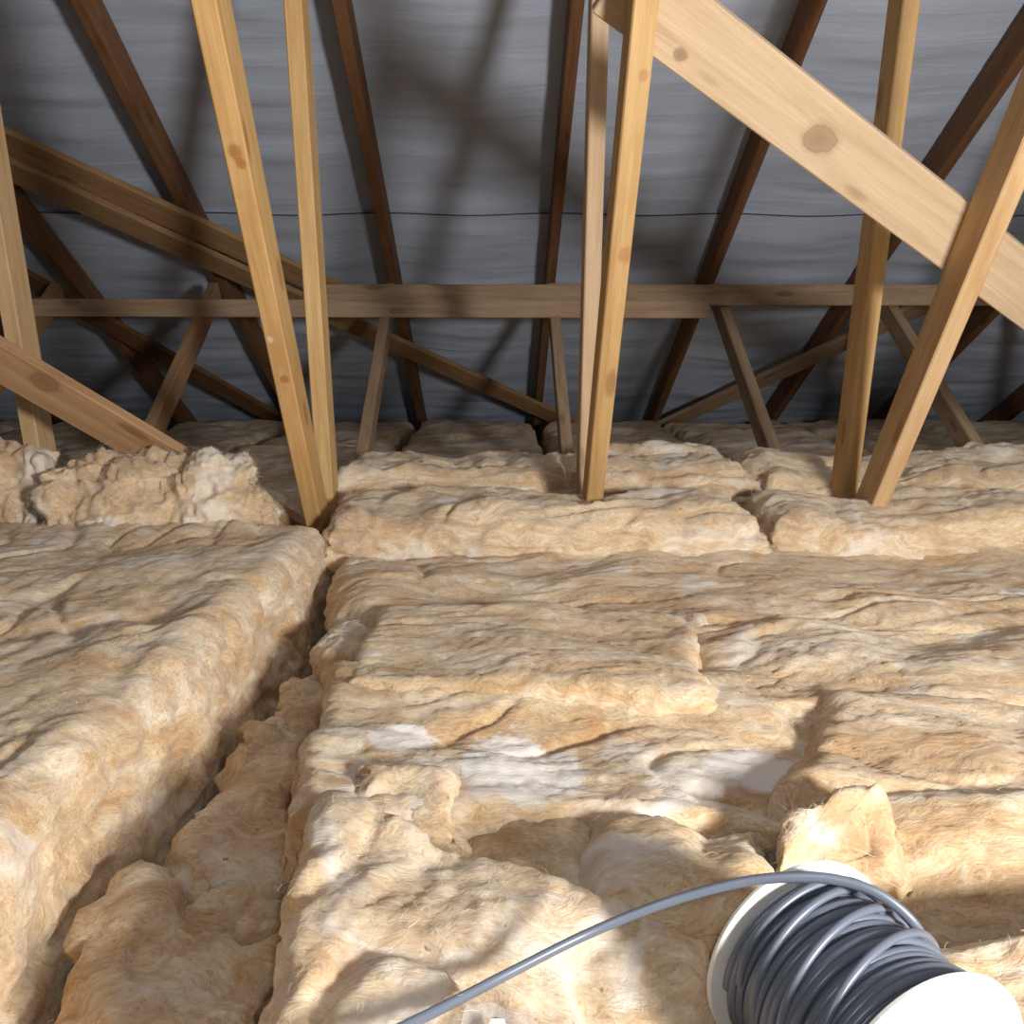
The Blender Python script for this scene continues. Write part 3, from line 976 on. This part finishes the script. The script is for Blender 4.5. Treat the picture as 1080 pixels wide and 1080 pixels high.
# windings
turns, per = 17, 56
ca_, cb_ = 0.0026, 0.0030
for layer, rr in ((0, RW - 0.0075), (1, RW - 0.0025)):
    path, nd = [], []
    tn = turns - layer
    for i in range(tn * per + 1):
        a = 2 * math.pi * i / per
        z = cb_ + 0.002 + (LEN - 2 * cb_ - 0.004) * i / (tn * per)
        z += 0.0012 * math.sin(a * 0.37 + layer)
        r = rr + 0.0013 * math.sin(a * 0.21 + 1.3)
        path.append(RP(r, a * (1 if layer else -1), z))
        nd.append(RP(1, a * (1 if layer else -1), 0) - RP(0, 0, 0))
    tube('cable_winding', path, ca_, cb_, GREY_C, reel, nd)
# a few turns crossing the lay on the outside
for z0, z1, a0, a1 in ((0.010, 0.034, 200, -10), (0.026, 0.058, 205, -8), (0.046, 0.086, 210, -6), (0.005, 0.016, 215, 10)):
    path, nd = [], []
    for i in range(61):
        t = i / 60
        a = R(a0 + (a1 - a0) * t)
        e = t * t * (3 - 2 * t)
        path.append(RP(RW + 0.0022 - 0.004 * (2 * t - 1) ** 6, a, z0 + (z1 - z0) * (e if z1 < 0.09 else t)))
        nd.append(RP(1, a, 0) - RP(0, 0, 0))
    tube('cable_winding', path, ca_, cb_ * 0.9, GREY_C, reel, nd)


def catmull(pts, n=14):
    out = []
    P = [pts[0] * 2 - pts[1]] + pts + [pts[-1] * 2 - pts[-2]]
    for i in range(1, len(P) - 2):
        for k in range(n):
            t = k / n
            a, b, c, d = P[i - 1], P[i], P[i + 1], P[i + 2]
            out.append(0.5 * ((2 * b) + (c - a) * t + (2 * a - 5 * b + 4 * c - d) * t * t + (3 * b - a - 3 * c + d) * t ** 3))
    out.append(pts[-1])
    return out


def at_t(u, v, t):
    return ray(u, v) * t - base


tail = [at_t(978, 1005, 0.552), at_t(962, 972, 0.549), at_t(925, 942, 0.553), at_t(882, 928, 0.559), at_t(838, 925, 0.565), at_t(780, 931, 0.573), at_t(700, 953, 0.580),
        at_t(620, 985, 0.578), at_t(540, 1025, 0.555), at_t(480, 1056, 0.53), at_t(420, 1086, 0.50), at_t(330, 1130, 0.46)]
pt = catmull(tail)
tube('cable_tail', pt, 0.0034, 0.0026, GREY_L, reel, [CD * 1.0 + CF * 0.3] * len(pt))

# faint grey-blue stamp on the outer face of the near flange
PRINT = mk_plain('stamp_ink', (0.66, 0.69, 0.77), 0.8, 0.2)
near_fl = [o for o in reel.children if o.name.startswith('flange')][1]
c0 = on_plane(1001, 1079, C1 + ax * (LEN + 0.0042), ax) - base
ux = (Sr * 0.97 + Zr * 0.25).normalized()
uy = ax.cross(ux)
if uy.z < 0: uy = -uy
bm = bmesh.new()
for i in range(5):
    p = c0 + ux * ((i - 2) * 0.0022)
    lean = ux * 0.0012
    h = uy * (0.0042 - 0.0007 * abs(i - 1.5))
    q = [bm.verts.new(p - ux * 0.0006 - h), bm.verts.new(p + ux * 0.0006 - h), bm.verts.new(p + ux * 0.0006 + h + lean), bm.verts.new(p - ux * 0.0006 + h + lean)]
    bm.faces.new(q)
pm = bm_obj('printed_mark', bm, PRINT, near_fl)
pm['label'] = 'faint grey blue stamp'

# ------------------------------------------------------------------ clear wrapper with a paper label at the near edge
chunk = [b for b in BATTS if b[0]['label'].startswith('big bright torn chunk')][0]
CV = chunk[1] + np.array(chunk[0].location)


def wool_top(x, y, r=0.012):
    m = (np.abs(CV[:, 0] - x) < r) & (np.abs(CV[:, 1] - y) < r)
    return CV[m, 2].max() if m.any() else -0.38


fm, ft, fb = nt('clear_film')
fb.inputs['Base Color'].default_value = (0.92, 0.94, 0.97, 1)
fb.inputs['Roughness'].default_value = 0.12
fb.inputs['Alpha'].default_value = 0.14
fb.inputs['Specular IOR Level'].default_value = 0.7
PAPER = mk_plain('label_paper', (0.86, 0.89, 0.95), 0.7, 0.3, var=0.03)


def sheet(name, quad, n, lift, amp, mat, parent, org, thick=0.0004):
    P = [on_z(u, v, -0.375) for u, v in quad]
    V = []
    for i in range(n + 1):
        for j in range(n + 1):
            s_, t_ = i / n, j / n
            p = P[0] * (1 - s_) * (1 - t_) + P[1] * s_ * (1 - t_) + P[2] * s_ * t_ + P[3] * (1 - s_) * t_
            V.append((p.x, p.y, 0))
    V = np.array(V)
    zz = np.array([wool_top(x, y) for x, y, _ in V]).reshape(n + 1, n + 1)
    for _ in range(3):
        q = np.pad(zz, 1, mode='edge')
        zz = np.maximum(zz, (q[:-2, 1:-1] + q[2:, 1:-1] + q[1:-1, :-2] + q[1:-1, 2:]) / 4)
    V[:, 2] = zz.ravel() + lift + amp * np.abs(fbm(np.c_[V[:, :2] * 55, np.full(len(V), 3.3)], 2))
    V = V - np.array(org)
    low = V.copy()
    low[:, 2] -= thick
    idx = np.arange((n + 1) ** 2).reshape(n + 1, n + 1)
    F = np.stack([idx[:-1, :-1], idx[1:, :-1], idx[1:, 1:], idx[:-1, 1:]], -1).reshape(-1, 4)
    return mesh_np(name, np.concatenate([V, low]), np.concatenate([F, F[:, ::-1] + (n + 1) ** 2]), mat, (0, 0, 0), parent)


o0 = on_z(520, 1090, -0.375)
wrap = empty('plastic_wrapper', o0)
tag(wrap, 'clear plastic wrapper with a white paper label at the bottom edge, under the cable', 'wrapper')
sheet('film', [(462, 1150), (602, 1140), (556, 1048), (492, 1062)], 18, 0.002, 0.003, fm, wrap, o0)
sheet('paper_label', [(498, 1140), (545, 1125), (532, 1071), (518, 1077)], 6, 0.0045, 0.001, PAPER, wrap, o0)
